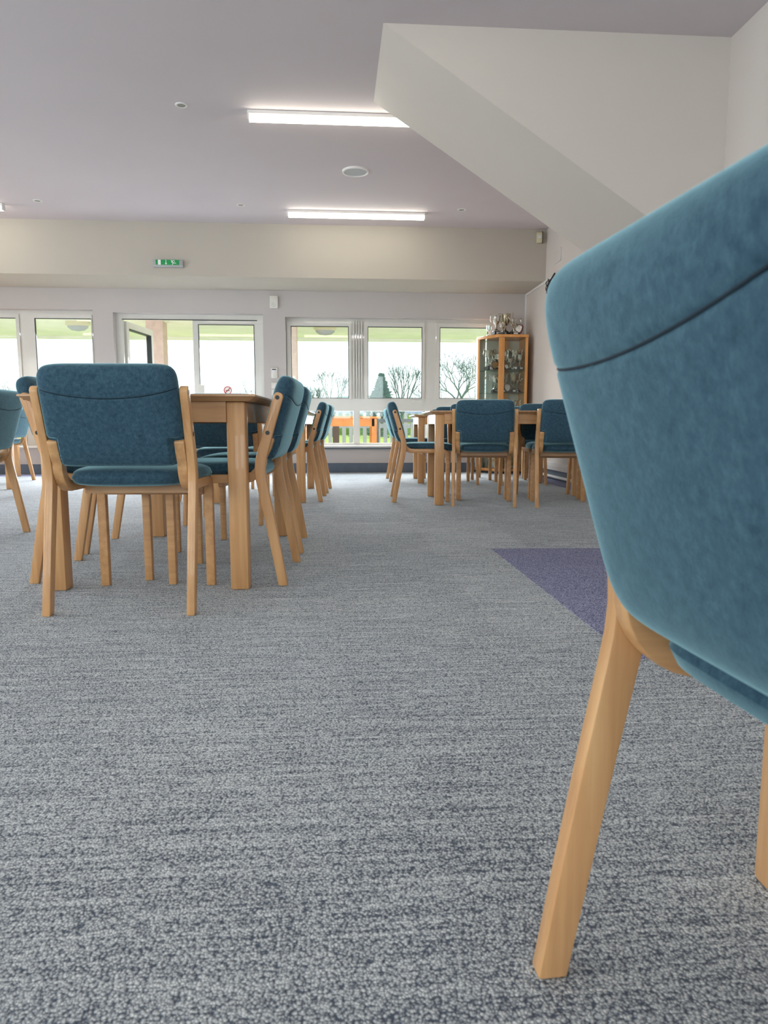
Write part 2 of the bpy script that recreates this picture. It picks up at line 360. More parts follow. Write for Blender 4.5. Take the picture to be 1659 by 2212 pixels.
# unseen windows added to the side and near walls for fill light (daylight)
for i, (a, c, z0, z1) in enumerate(LW):
    b = BM()
    for r in ((a, c, z0, z0 + .06), (a, c, z1 - .06, z1), (a, a + .06, z0, z1), (c - .06, c, z0, z1), ((a + c) / 2 - .04, (a + c) / 2 + .04, z0, z1)): add_box(b, UL - .14, UL - .08, r[0], r[1], r[2], r[3])
    o = struct('window_%d' % (4 + i), b, 'upvc'); b = BM(); add_box(b, UL - .115, UL - .109, a, c, z0, z1); obj('pane', b, 'window_glass', o, smooth=False)
for i, (a, c, z0, z1) in enumerate(FW):
    b = BM()
    for r in ((a, c, z0, z0 + .06), (a, c, z1 - .06, z1), (a, a + .06, z0, z1), (c - .06, c, z0, z1), ((a + c) / 2 - .04, (a + c) / 2 + .04, z0, z1)): add_box(b, r[0], r[1], VF - .14, VF - .08, r[2], r[3])
    o = struct('window_%d' % (7 + i), b, 'upvc'); b = BM(); add_box(b, a, c, VF - .115, VF - .109, z0, z1); obj('pane', b, 'window_glass', o, smooth=False)

# ------------------------------------------------------------------ chair
def sweep(bm, path, x0, x1):
    """path: (y, z, w[, ny, nz]) ; rectangular strip, w measured in the yz plane"""
    n = len(path); R = []
    for i, p in enumerate(path):
        a = path[max(i - 1, 0)]; c = path[min(i + 1, n - 1)]
        if len(p) > 3: N = Vector((p[3], p[4])).normalized()
        else:
            d = Vector((c[0] - a[0], c[1] - a[1])).normalized(); N = Vector((d.y, -d.x))
        h = p[2] / 2
        f = (p[0] + N.x * h, p[1] + N.y * h); r = (p[0] - N.x * h, p[1] - N.y * h)
        R.append([bm.verts.new((x0, *r)), bm.verts.new((x1, *r)), bm.verts.new((x1, *f)), bm.verts.new((x0, *f))])
    for a, c in zip(R, R[1:]):
        for k in range(4): bm.faces.new((a[k], a[(k + 1) % 4], c[(k + 1) % 4], c[k]))
    bm.faces.new(R[0][::-1]); bm.faces.new(R[-1])
LEAN = Vector((0, -.284, .959)); LN = Vector((0, .959, .284))      # along the back, and its forward normal
def pad(W, H, cf, cb, nx=44, nz=110, p=9, seam=None, power=2.3, crown=0, notch=False):
    """rounded cushion in a local frame: x lateral, s up, n forward(+)/back(-)"""
    bm = BM(); grids = []
    def g(k, n):
        t = k / n * 2 - 1
        return math.sin(t * PI / 2) * .45 + t * .55 if abs(t) < 1 else t
    for side in (1, -1):
        G = []
        for j in range(nz + 1):
            row = []
            for i in range(nx + 1):
                a, c = g(i, nx), g(j, nz); m = max(abs(a), abs(c))
                k = (abs(a) ** p + abs(c) ** p) ** (1 / p) if m > 0 else 1
                sc = m / k if k > 0 else 1; X, Y = a * sc * W, c * sc * H
                m2 = min(1, m)
                edge = max(0, 1 - m2 ** 9) ** (1 / power)
                n = (cf if side > 0 else -cb) * edge
                if notch and side < 0 and Y < -.35 * H:      # pressed in where the bent bracket grips the cushion
                    sm = lambda q: max(0, min(1, q)) ** 2 * (3 - 2 * max(0, min(1, q)))
                    n *= 1 - .62 * sm((abs(X) - .176) / .012) * sm((-.35 * H - Y) / (.07 * H))
                n += (crown if side > 0 else -crown) * (1 - a * a) * (1 - c ** 4) * .9
                if seam and side < 0:
                    ss = H * seam(X / W); n += .0035 * math.exp(-((Y - ss) / .0032) ** 2)
                row.append((X, Y, n))
            G.append(row)
        grids.append(G)
    F = [[None] * (nx + 1) for _ in range(nz + 1)]; B = [[None] * (nx + 1) for _ in range(nz + 1)]
    for j in range(nz + 1):
        for i in range(nx + 1):
            rim = i in (0, nx) or j in (0, nz)
            F[j][i] = bm.verts.new(grids[0][j][i]); B[j][i] = F[j][i] if rim else bm.verts.new(grids[1][j][i])
    for j in range(nz):
        for i in range(nx):
            bm.faces.new((F[j][i], F[j][i + 1], F[j + 1][i + 1], F[j + 1][i]))
            q = (B[j][i], B[j + 1][i], B[j + 1][i + 1], B[j][i + 1])
            try: bm.faces.new(q)
            except ValueError: pass
    return bm
def make_chair(zb=.495, seam=lambda a: .57 - .17 * (1 - min(1, abs(a)) ** 2), notch=True, dz=0.0, ry=.0755):
    root = thing('dining_chair', '', 'chair')
    for s in (-1, 1):
        bm = BM(); xo, xi = s * .2510, s * .2240
        sweep(bm, [(-.085, 0, .036, 1, 0), (-.060, .14, .038), (-.034, .28, .039), (-.014, .38, .040), (-.0065, .42, .041), (-.003, .455, .042), (-.005, .49, .041), (-.0145, .525, .040), (-.028, .57, .038), (-.055, .66, .036), (-.079, .738, .036), (-.0815, .7455, .031), (-.0830, .7505, .022), (-.0838, .753, .008)], min(xo, xi), max(xo, xi))
        bevel(bm, .0035, 2, 35)
        leg = obj('rear_leg', bm, 'beech', root)
        for (y, z) in ((-.076, .734), (-.036, .600)):
            bm = BM(); c = Vector((s * .2515, y, z)); ring = [bm.verts.new(c + Vector((0, .0085 * math.cos(a * PI / 8), .0085 * math.sin(a * PI / 8)))) for a in range(16)]
            bm.faces.new(ring)
            r2 = [bm.verts.new(v.co + Vector((-s * .004, 0, 0))) for v in ring]
            for k in range(16): bm.faces.new((ring[k], ring[(k + 1) % 16], r2[(k + 1) % 16], r2[k]))
            obj('bolt_cap', bm, 'black_plastic', leg, label='black bolt cap on the outer face of the leg')
        bm = BM(); T = .034
        path = [(-.0425, .5825, .022), (-.0405, .577, .032), (-.029, .547 + dz * .5, T), (.0595 - ry, .520 + dz, T)]
        for k in range(8):     # bend under the back
            r = math.radians(-4 + k * 12); path.append((.068 - ry * math.cos(r), .5005 + dz - .080 * math.sin(r), T + .002))
        path += [(.09, .4205 + dz, T), (.18, .4205 + dz * .8, T), (.28, .421 + dz * .2, T)]
        for a in (10, 25, 40, 55, 70, 85):
            r = math.radians(a); path.append((.312 + .045 * math.sin(r), .376 + .045 * math.cos(r), T - .002))
        path += [(.3575, .33, .031), (.3575, .15, .030), (.3575, 0.0, .030, -1, 0)]
        xo, xi = s * .2238, s * .1900
        # orientation: keep the strip normal consistent down the front leg
        sweep(bm, path, min(xo, xi), max(xo, xi)); bevel(bm, .004, 2, 35)
        obj('front_leg', bm, 'beech_rail', root)
    bm = BM(); add_box(bm, -.19, .19, .338, .360, .362, .402); bevel(bm, .003, 1); obj('cross_rail', bm, 'beech_x', root)
    bm = BM(); add_box(bm, -.19, .19, .150, .172, .385, .425); bevel(bm, .003, 1); obj('cross_rail', bm, 'beech_x', root)
    # backrest cushion
    zt = .822; H = (zt - zb) / 2 / .959; zc = (zt + zb) / 2; C = Vector((0, -(zc - .455) * .296, zc))
    bm = pad(.2225, H, .036, .041, crown=.008, p=9, seam=seam, notch=notch, nx=60)
    for v in bm.verts:
        X, Y, n = v.co; v.co = C + Vector((X, 0, 0)) + LEAN * Y + LN * n
    back = obj('backrest', bm, 'teal_fabric', root)
    bm = BM(); pts = []
    W = .2225
    for k in range(33):
        a = -1 + 2 * k / 32; X = a * W * .985; Y = H * seam(X / W)
        m2 = max(abs(X / W), abs(Y / H)); n = -.041 * max(0, 1 - m2 ** 9) ** (1 / 2.3) - .008 * (1 - a * a) * (1 - (Y / H) ** 4) * .9 + .0022
        pts.append(C + Vector((X, 0, 0)) + LEAN * Y + LN * n)
    add_tube(bm, pts, .0014, 6); obj('seam', bm, 'seam_thread', back, label='dark curved seam across the back')
    # seat cushion
    bm = pad(.222, .218, .034, .028, nx=36, nz=36, crown=.006, p=7)
    for v in bm.verts:
        X, Y, n = v.co; k = (Y / .212 + 1) / 2; w = .845 + .165 * min(1, k * 1.6)
        k = (Y / .218 + 1) / 2; v.co = Vector((X * w, .210 + Y, .450 + dz * .8 + n - .010 * max(0, k - .75) * 4))
    obj('seat', bm, 'teal_fabric', root)
    return root
near_chair = make_chair(.455, lambda a: .48 + .113 * (a + .59) ** 2, False, -.022, .081); near_chair.location = (.3376, .498, 0); near_chair.rotation_euler = (0, 0, .06 - PI / 2); near_chair.scale = (.95,) * 3
near_chair['label'] = 'teal upholstered chair closest to the camera, filling the right edge'
proto = make_chair(); used = [False]
def chair(u, v, th, label, group=None, scale=1):
    o = proto if not used[0] else copy_tree(proto); used[0] = True
    o.location = (u, v, 0); o.rotation_euler = (0, 0, th - PI / 2); o.scale = (scale,) * 3
    o['label'] = label
    if group: o['group'] = group
    return o
G1 = 'chairs round the two left tables'; G2 = 'chairs round the two right tables'; G3 = 'chairs at the far left edge'
chair(-.713, 2.40, 1.525, 'teal chair seen squarely from behind at the near end of the left table', G1)
chair(-.275, 2.96, PI - .06, 'front chair on the right side of the near left table, bolt caps showing', G1)
chair(-.256, 3.655, PI - .0, 'second chair on the right side of the near left table', G1)
chair(-1.115, 3.06, 0.0, 'chair on the left side of the near left table, mostly hidden behind the end chair', G1)
chair(-1.14, 3.695, 0.0, 'further chair on the left side of the near left table, hidden by other legs', G1)
chair(-.70, 4.50, 1.53, 'chair in the gap between the two left tables, framed by the near table legs', G1)
chair(-.185, 5.99, PI - .05, 'third chair back along the aisle, at the far left table', G1)
chair(-.14, 6.73, PI - .06, 'furthest chair of the aisle row, at the far left table', G1)
chair(-1.20, 6.05, 0.0, 'chair on the hidden left side of the far left table, nearer one', G1)
chair(-1.17, 6.78, 0.0, 'chair on the hidden left side of the far left table, further one', G1)
chair(1.172, 5.375, 1.36, 'dark backed chair on the camera side of the near right table, left one', G2)
chair(1.80, 5.265, 1.44, 'dark backed chair at the near right table, partly hidden by the closest chair', G2)
chair(.585, 5.89, -.055, 'side-on chair at the left end of the near right table, facing right', G2)
chair(.715, 8.01, 0.0, 'side-on chair just behind another, at the left end of the far right table', G2)
chair(1.27, 6.19, -PI / 2 - .03, 'chair on the window side of the near right table, left one, only its top showing', G2)
chair(1.90, 6.165, -PI / 2 - .06, 'chair on the window side of the near right table, below the trophy cabinet', G2)
chair(1.285, 7.37, 1.54, 'left chair on the camera side of the far right table, only its low top showing', G2)
chair(2.00, 7.29, 1.54, 'chair on the camera side of the far right table, right one, near the wall', G2)
chair(1.395, 8.34, -PI / 2, 'chair on the window side of the far right table, left one', G2)
chair(2.00, 8.26, -PI / 2, 'chair on the window side of the far right table, in front of the cabinet', G2)
chair(-1.905, 3.985, PI + .02, 'light blue chair cut off by the left edge, nearest of that side', G3)
chair(-2.90, 6.15, PI, 'chair mostly hidden behind the cut-off left edge chair, one slanting leg showing', G3)
chair(-3.55, 8.05, PI, 'small far chair between the left edge chair and the near left table', G3)

# ------------------------------------------------------------------ tables
def make_table():
    root = thing('dining_table', '', 'table')
    w, l, o = .3475, .65, .083           # leg centres, overhang from leg centre
    a, c = w + o, l + o
    bm = BM()
    prof = [(0, .742), (0, .734), (-.028, .7165), (-.045, .7165)]
    rings = []
    for (i, z) in [(-.006, .742)] + [(p, q) for p, q in prof[1:]]:
        A, Cc = a + i, c + i
        rings.append([bm.verts.new(p) for p in ((-A, -Cc, z), (A, -Cc, z), (A, Cc, z), (-A, Cc, z))])
    rings.insert(1, [bm.verts.new(p) for p in ((-a, -c, .7395), (a, -c, .7395), (a, c, .7395), (-a, c, .7395))])
    bm.faces.new(rings[0]); bm.faces.new(rings[-1][::-1])
    for p, q in zip(rings, rings[1:]):
        for k in range(4): bm.faces.new((p[k], q[k], q[(k + 1) % 4], p[(k + 1) % 4]))
    obj('tabletop', bm, 'beech_x', root, smooth=False)
    for sx in (-1, 1):
        for sy in (-1, 1):
            bm = BM(); add_box(bm, -.035, .035, -.035, .035, 0, .7165); bevel(bm, .007, 2)
            obj('leg', bm, 'beech', root, loc=(sx * w, sy * l, 0))
    for s in (-1, 1):
        bm = BM(); add_box(bm, -w + .034, w - .034, s * (l + .0315) - .011, s * (l + .0315) + .0, .640, .7165); obj('apron', bm, 'beech_x', root, smooth=False)
        bm = BM(); add_box(bm, s * (w + .0315) - .011, s * (w + .0315), -l + .034, l - .034, .640, .7165); obj('apron', bm, 'beech_rail', root, smooth=False)
    return root
tp = make_table(); tu = [False]
def table(u, v, rz, label):
    o = tp if not tu[0] else copy_tree(tp); tu[0] = True
    o.location = (u, v, 0); o.rotation_euler = (0, 0, rz); o['label'] = label; o['group'] = 'light wood dining tables'
table(-.682, 3.347, math.radians(-2.6), 'beech table nearest on the left, seen end-on behind the squarely seen chair')
table(-.60, 6.36, math.radians(-1.5), 'beech table further back in the left row, beyond the gap chair')
table(1.495, 5.765, PI / 2 - math.radians(3), 'beech table on the right, nearer the camera, with two dark backed chairs before it')
table(1.61, 7.86, PI / 2 - math.radians(2.5), 'beech table on the right, further one, in front of the trophy cabinet')
table(.9625, .18, 0.0, 'beech table at the right edge, only the foot of one leg in view')
table(-3.56, 6.50, 0.0, 'beech table at the left edge, a leg showing behind the cut-off chair')
table(-4.28, 8.28, 0.0, 'beech table far back at the left edge near the window wall')

# ------------------------------------------------------------------ ceiling fittings
def tube_light(u0, v, label, L=1.52):
    root = thing('tube_light', label, 'ceiling light', (u0, v, ZC), 0, 'ceiling tube lights')
    b = BM(); add_box(b, 0, L, -.035, .035, -.030, 0); bevel(b, .004, 1); obj('housing', b, 'white_gloss', root)
    b = BM(); add_prism(b, [(-.034, -.030), (-.031, -.062), (-.022, -.070), (.022, -.070), (.031, -.062), (.034, -.030)], 'x', .012, L - .012); obj('diffuser', b, 'tube_glow', root)
    b = BM(); add_box(b, 0, .012, -.035, .035, -.071, -.030); add_box(b, L - .012, L, -.035, .035, -.071, -.030); obj('end_cap', b, 'white_gloss', root, smooth=False)
tube_light(-.624, 5.60, 'lit tube light whose right end disappears behind the sloping bulkhead')
tube_light(-.487, 8.015, 'lit tube light nearest the window bulkhead, fully in view')
tube_light(-5.0, 8.0, 'tube light at the left edge of the frame, only its end in view')
for (u0, v) in ((-5.0, 5.6), (-2.8, 3.0), (-5.6, 3.0), (-.75, .6), (-3.4, .6), (-6.3, .6), (-.75, -2.0), (-3.4, -2.0), (-6.3, -2.0), (-.624, 3.0)):  # unseen tubes added to brighten the room
    tube_light(u0, v, 'lit tube light added out of view for brightness, continuing the ceiling rows')
def downlight(u, v, label):
    root = thing('downlight', label, 'ceiling light', (u, v, ZC), 0, 'small recessed ceiling spots')
    b = BM(); add_lathe(b, [(.030, 0), (.030, -.003), (.034, -.006), (.044, -.005), (.047, 0)], 28, cap=False); obj('trim_ring', b, 'white_gloss', root)
    b = BM(); add_lathe(b, [(.031, -.0030), (.001, -.0045)], 28); obj('lamp', b, 'dark_hole', root)
downlight(-1.098, 5.535, 'small recessed ceiling spot left of the nearer tube light')
downlight(-3.079, 7.87, 'small recessed ceiling spot furthest left, above the window bulkhead')
downlight(-.971, 7.86, 'small recessed ceiling spot left of the farther tube light')
downlight(1.413, 7.86, 'small recessed ceiling spot right of the farther tube light')
sp = thing('ceiling_speaker', 'round white ceiling speaker between the two tube lights', 'speaker', (.222, 6.78, ZC))
b = BM(); add_lathe(b, [(.104, 0), (.104, -.010), (.110, -.016), (.122, -.013), (.127, 0)], 40, cap=False); obj('rim', b, 'white_gloss', sp)
b = BM(); add_lathe(b, [(.105, -.009), (.09, -.010), (.001, -.011)], 40); obj('grille', b, 'grille', sp)

# ------------------------------------------------------------------ fittings on the bulkhead and walls
ex = thing('exit_sign', 'green emergency exit sign with arrow and running figure on the bulkhead', 'sign', (-1.905, VK, 2.498))
b = BM(); add_prism(b, [(0, -.045), (-.03, -.045), (-.048, -.030), (-.05, .02), (-.045, .040), (0, .042)], 'x', -.172, .172); bevel(b, .004, 2, 20); obj('housing', b, 'grey_plastic', ex)
b = BM(); add_box(b, -.136, .130, -.0525, -.0505, -.022, .034); obj('face', b, 'sign_green', ex, smooth=False)
def flat(bm, pts, y=-.0535):
    add_prism(bm, pts, 'y', y, y + .001)
b = BM()
flat(b, [(-.110, -.021), (-.078, -.021), (-.078, .033), (-.110, .033)])
flat(b, [(-.022, -.004), (-.016, -.004), (-.016, .033), (-.022, .033)]); flat(b, [(-.032, -.003), (-.006, -.003), (-.019, -.020)])
obj('door_and_arrow', b, 'sign_white', ex, smooth=False)
b = BM()
flat(b, [(.043 + .0055 * math.cos(k * PI / 5), .027 + .0055 * math.sin(k * PI / 5)) for k in range(10)])
for p in ([(.044, .020), (.051, .024), (.072, .001), (.064, -.003)], [(.066, .003), (.068, -.005), (.098, -.005), (.098, .000)], [(.060, .003), (.066, -.002), (.056, -.021), (.049, -.021)],
          [(.052, .026), (.054, .021), (.072, .024), (.080, .012), (.085, .014), (.076, .029)], [(.048, .014), (.044, .016), (.042, .004), (.050, .000), (.052, .004)]): flat(b, p)
obj('running_figure', b, 'sign_white', ex, smooth=False)
pr = thing('motion_sensor', 'cream motion sensor in the corner where bulkhead meets right wall', 'sensor', (2.49, VK, 2.865), math.radians(-14))
b = BM(); add_box(b, -.035, .035, -.045, .0, -.063, .063); bevel(b, .012, 3); obj('body', b, 'cream_plastic', pr)
b = BM(); add_box(b, -.024, .024, -.052, -.044, -.018, .030); bevel(b, .010, 3); obj('lens', b, 'white_plastic', pr)
b = BM(); add_box(b, .028, .038, -.04, .004, -.06, .068); obj('bracket', b, 'black_plastic', pr, smooth=False)
al = thing('alarm_sounder', 'white alarm sounder box high on the pier between door and window', 'alarm', (-.762, VB, 2.216))
b = BM(); add_box(b, -.053, .053, -.045, 0, -.078, .078); bevel(b, .008, 2); obj('body', b, 'white_plastic', al)
b = BM()
for i in range(6):
    for j in range(6):
        if i + j < 9: add_box(b, -.036 + i * .010, -.031 + i * .010, -.0462, -.0445, -.062 + j * .011, -.057 + j * .011)
obj('sound_holes', b, 'grey_plastic', al, smooth=False)
ct = thing('wall_controller', 'white wall controller with blue light on the pier beside the window', 'control', (-.776, VB, 1.312))
b = BM(); add_box(b, -.043, .043, -.022, 0, -.068, .068); bevel(b, .006, 2); obj('body', b, 'white_plastic', ct)
b = BM(); add_box(b, -.028, .024, -.0235, -.021, .040, .053); obj('display', b, 'gasket', ct, smooth=False)
b = BM(); add_lathe(b, [(.005, 0), (.005, .003)], 12); o = obj('indicator', b, 'blue_led', ct); o.location = (-.008, -.0215, .030); o.rotation_euler = (PI / 2, 0, 0)
for (z, lab) in ((1.150, 'upper white light switch below the wall controller'), (1.058, 'lower white light switch below the wall controller')):
    sw = thing('light_switch', lab, 'switch', (-.776, VB, z), 0, 'light switches')
    b = BM(); add_box(b, -.041, .041, -.010, 0, -.041, .041); bevel(b, .004, 2); obj('plate', b, 'white_plastic', sw)
    b = BM(); add_box(b, -.012, .012, -.0135, -.009, -.018, .018); bevel(b, .002, 1); obj('rocker', b, 'white_gloss', sw)
fs = thing('fire_sign', 'small red and white fire sign on the pier left of the door', 'sign', (-2.955, VB, 1.345))
b = BM(); add_box(b, -.033, .033, -.003, 0, -.05, .05); obj('plate', b, 'sign_white', fs, smooth=False)
b = BM(); add_box(b, -.026, .003, -.0045, -.003, -.044, .044); add_box(b, .016, .027, -.0045, -.003, -.044, .044); obj('red_panel', b, 'red', fs, smooth=False)
ns = thing('no_smoking_sticker', 'round no smoking sticker low on the door glass', 'sign', (-1.39 * kz, 9.524, Z(1.087)))
b = BM(); add_lathe(b, [(.046, 0), (.046, .001)], 32); o = obj('disc', b, 'sign_white', ns); o.rotation_euler = (PI / 2, 0, 0)
b = BM()
for k in range(32):
    a0, a1 = 2 * PI * k / 32, 2 * PI * (k + 1) / 32
    add_prism(b, [(.055 * math.cos(a0), .055 * math.sin(a0)), (.055 * math.cos(a1), .055 * math.sin(a1)), (.044 * math.cos(a1), .044 * math.sin(a1)), (.044 * math.cos(a0), .044 * math.sin(a0))], 'y', -.004, -.0015)
add_prism(b, [(-.036, -.029), (-.029, -.036), (.036, .029), (.029, .036)], 'y', -.004, -.0025)
obj('red_ring', b, 'red', ns, smooth=False)
b = BM(); add_prism(b, [(-.028, -.008), (.024, -.008), (.024, .001), (-.028, .001)], 'y', -.0024, -.0016); add_prism(b, [(.014, .006), (.018, .006), (.018, .018), (.014, .018)], 'y', -.0024, -.0016)
obj('cigarette', b, 'gasket', ns, smooth=False)
# right wall: blank double plate, cable trunking, black cable, pipe boxing
pl = thing('socket_plate', 'white blank double plate high on the right wall', 'socket', (UR, 8.09, 2.555))
b = BM(); add_box(b, -.010, 0, -.115, .115, -.07, .07); bevel(b, .003, 1); obj('plate', b, 'wall_paint', pl)
b = BM(); add_box(b, -.0115, -.0095, -.055, -.0515, -.067, .067); add_box(b, -.0095, .0, -.1185, -.115, -.07, .07); add_box(b, -.0095, .0, -.10, .115, -.0735, -.07); obj('plate_joint', b, 'label_grey', pl, smooth=False)
b = BM(); add_box(b, -.018, 0, 8.22, 9.365, -.014, .014); bevel(b, .003, 1)
tag(obj('cable_trunking', b, 'white_gloss', loc=(UR, 0, 2.352)), 'white cable trunking running along the right wall to the back corner', 'trunking')
b = BM(); add_box(b, UR - .022, UR, VB - .02, VB, 1.4, 2.365); bevel(b, .003, 1)
tag(obj('corner_conduit', b, 'white_gloss'), 'thin white vertical conduit in the back right corner above the cabinet', 'trunking')
b = BM(); R = random.Random(3)
add_tube(b, [(2.565, 8.15, 2.375), (2.55, 8.22, 2.33), (2.54, 8.30, 2.27), (2.55, 8.38, 2.25), (2.555, 8.40, 2.19)], .009, 8)
for k in range(9):
    c0 = Vector((2.53, 8.27 + R.uniform(-.03, .03), 2.27 + R.uniform(-.03, .02))); rr = R.uniform(.025, .055); tl = R.uniform(-.6, .6)
    add_tube(b, [c0 + Vector((rr * .35 * math.sin(2 * a + k), rr * math.cos(a + tl), rr * 1.15 * math.sin(a))) for a in [i * 2 * PI / 14 for i in range(15)]], .0028, 6)
add_tube(b, [(2.56, 8.0, 2.33), (2.55, 8.15, 2.30), (2.55, 8.28, 2.26)], .003, 6); add_tube(b, [(2.56, 8.0, 2.31), (2.55, 8.17, 2.28), (2.55, 8.28, 2.25)], .003, 6)
tag(obj('black_cable', b, 'black_plastic'), 'tangled black cable hanging on the right wall beside the closest chair', 'cable')
b = BM(); add_box(b, UR - .05, UR, 5.4, 8.88, .112, .165); add_box(b, UR - .035, UR, 5.4, 8.88, .165, .20); bevel(b, .004, 1)
tag(obj('pipe_boxing', b, 'white_gloss'), 'white boxed-in pipe running low along the right wall', 'boxing')
b = BM(); add_tube(b, [(UR - .03, 5.4, .035), (UR - .03, 8.8, .035)], .018, 10)
tag(obj('heating_pipe', b, 'white_gloss'), 'white pipe at floor level along the right wall', 'pipe')

# ------------------------------------------------------------------ trophy cabinet
F = [(2.10, 8.94), (2.50, 8.94), (2.50, 9.35), (1.905, 9.35), (1.905, 9.28)]
cab = thing('trophy_cabinet', 'beech and glass corner cabinet of trophies in the back right corner', 'cabinet', (2.2, 9.15, 0))
def L(p): return [(x - 2.2, y - 9.15) for x, y in p]
def inset(pts, k):
    cx = sum(p[0] for p in pts) / len(pts); cy = sum(p[1] for p in pts) / len(pts)
    return [(cx + (x - cx) * k, cy + (y - cy) * k) for x, y in pts]
b = BM(); add_prism(b, L(F), 'z', 1.748, 1.785); bevel(b, .004, 1); obj('top', b, 'cabinet_beech', cab)
b = BM(); add_prism(b, L(F), 'z', .03, .065); bevel(b, .004, 1); obj('base', b, 'cabinet_beech', cab)
b = BM(); add_prism(b, inset(L(F), .93), 'z', 0, .03); obj('plinth', b, 'gasket', cab, smooth=False)
def post(poly):
    b = BM(); add_prism(b, L(poly), 'z', .065, 1.748); bevel(b, .003, 1); obj('post', b, 'cabinet_beech', cab)
post([(2.115, 8.945), (2.19, 8.945), (2.19, 8.965), (2.12, 8.975)])
post([(2.462, 8.945), (2.497, 8.945), (2.497, 8.975), (2.462, 8.975)])
post([(1.908, 9.262), (1.93, 9.243), (1.94, 9.26), (1.92, 9.29)])
post([(2.26, 9.325), (2.34, 9.325), (2.34, 9.345), (2.26, 9.345)])
b = BM(); add_box(b, 1.908 - 2.2, 1.925 - 2.2, 9.29 - 9.15, 9.345 - 9.15, .065, 1.748); obj('side_strip', b, 'white_gloss', cab, smooth=False)
b = BM(); add_box(b, 2.485 - 2.2, 2.497 - 2.2, 8.98 - 9.15, 9.345 - 9.15, .065, 1.748); obj('side_panel', b, 'cabinet_beech', cab, smooth=False)
for (x0, x1) in ((1.926, 2.028), (2.042, 2.484)):
    b = BM(); add_box(b, x0 - 2.2, x1 - 2.2, 9.346 - 9.15, 9.352 - 9.15, .065, 1.748); obj('back_panel', b, 'back_board', cab, smooth=False)
b = BM(); add_box(b, 2.19 - 2.2, 2.462 - 2.2, 8.953 - 9.15, 8.958 - 9.15, .07, 1.745); obj('glass_door', b, 'cabinet_glass', cab, smooth=False)
b = BM(); add_prism(b, L([(1.93, 9.243), (2.115, 8.965), (2.119, 8.968), (1.934, 9.246)]), 'z', .07, 1.745); obj('glass_panel', b, 'cabinet_glass', cab, smooth=False)
for z in (.42, .74, 1.055, 1.345):
    b = BM(); add_prism(b, inset(L(F), .95), 'z', z - .008, z); obj('shelf', b, 'shelf_glass', cab, smooth=False)
# trophies ----------------------------------------------------------------
def arcs(r, cx, cz, a0, a1, n=9, k=1):
    return [(cx + r * math.cos(a0 + (a1 - a0) * i / n), 0, cz + k * r * math.sin(a0 + (a1 - a0) * i / n)) for i in range(n + 1)]
def make_cup(name, base_h, stem, bowl, rad, mat, tall=True):
    root = thing(name, '', 'trophy')
    b = BM(); add_box(b, -.038, .038, -.038, .038, 0, base_h); bevel(b, .004, 1); obj('plinth', b, 'black_plastic', root)
    b = BM(); add_box(b, -.020, .020, -.0395, -.038, base_h * .2, base_h * .8); obj('plaque', b, 'label_grey', root, smooth=False)
    z = base_h
    b = BM(); prof = [(.034, z), (.036, z + .006), (.022, z + .016), (.009, z + .03), (.006, z + stem * .5), (.012, z + stem * .6), (.007, z + stem * .7), (.012, z + stem), (rad * .55, z + stem + bowl * .12), (rad * .82, z + stem + bowl * .38), (rad * .88, z + stem + bowl * .75), (rad, z + stem + bowl), (rad * .93, z + stem + bowl), (rad * .80, z + stem + bowl * .7), (.004, z + stem + bowl * .25)]
    add_lathe(b, prof, 24); obj('bowl', b, mat, root)
    for s in (-1, 1):
        b = BM(); x = rad * .86; z0 = z + stem + bowl * .3; z1 = z + stem + bowl * .95
        add_tube(b, [(s * x, 0, z0), (s * (x + .022), 0, z0 - .004), (s * (x + .036), 0, z0 + .02), (s * (x + .030), 0, (z0 + z1) / 2 + .02), (s * (x + .040), 0, z1 + .012), (s * (x + .022), 0, z1 + .02), (s * x, 0, z1 - .006)], .0036, 7)
        obj('handle', b, mat, root)
    return root
cups = [make_cup('trophy_cup', .036, .07, .085, .042, 'silver'), make_cup('large_trophy_cup', .045, .075, .14, .062, 'old_silver'), make_cup('small_trophy_cup', .02, .05, .055, .034, 'silver')]
cu = [False] * 3
def cup(kind, u, v, z, rz, label, sc=1.0, group='trophies in and on the cabinet'):
    o = cups[kind] if not cu[kind] else copy_tree(cups[kind]); cu[kind] = True
    o.location = (u, v, z); o.rotation_euler = (0, 0, rz); o.scale = (sc,) * 3; o['label'] = label; o['group'] = group
def shield(u, v, z, rz, label, sc=1, face='silver', name='shield_plaque', tilt=-.18):
    root = thing(name, label, 'trophy', (u, v, z), rz, 'trophies in and on the cabinet'); root.scale = (sc,) * 3
    pts = [(0, 0), (.035, .02), (.055, .06), (.060, .10), (.045, .125), (.02, .128), (0, .135), (-.02, .128), (-.045, .125), (-.060, .10), (-.055, .06), (-.035, .02)]
    b = BM(); add_prism(b, pts, 'y', 0, .012); bevel(b, .003, 1); o = obj('board', b, 'maroon_wood', root); o.rotation_euler = (tilt, 0, 0); o.location = (0, -.02, 0)
    b = BM(); add_prism(b, [(x * .74, .018 + y * .78) for x, y in pts], 'y', -.003, 0); q = obj('metal_face', b, face, o)
    b = BM(); add_prism(b, [(-.01, .0), (.055, .0), (-.0, .09)], 'x', -.006, .006); obj('easel', b, 'black_plastic', root, smooth=False)
T = 1.785
cup(0, 2.105, 9.07, T, .3, 'silver cup with black plinth, leftmost large one on top of the cabinet', 1.28)
cup(1, 2.235, 9.10, T, -.5, 'tallest tarnished cup on top of the cabinet', 1.05)
cup(2, 2.325, 9.03, T, .2, 'wide small silver cup on the cabinet top beside the maroon shield', 1.55)
cup(2, 2.17, 9.0, T, .9, 'small silver cup in front of the tallest cup on the cabinet top', 1.1)
b = BM(); add_lathe(b, [(.03, 0), (.028, .006), (.006, .02), (.006, .05), (.03, .075), (.034, .13), (.032, .13), (.027, .08), (.002, .06)], 24)
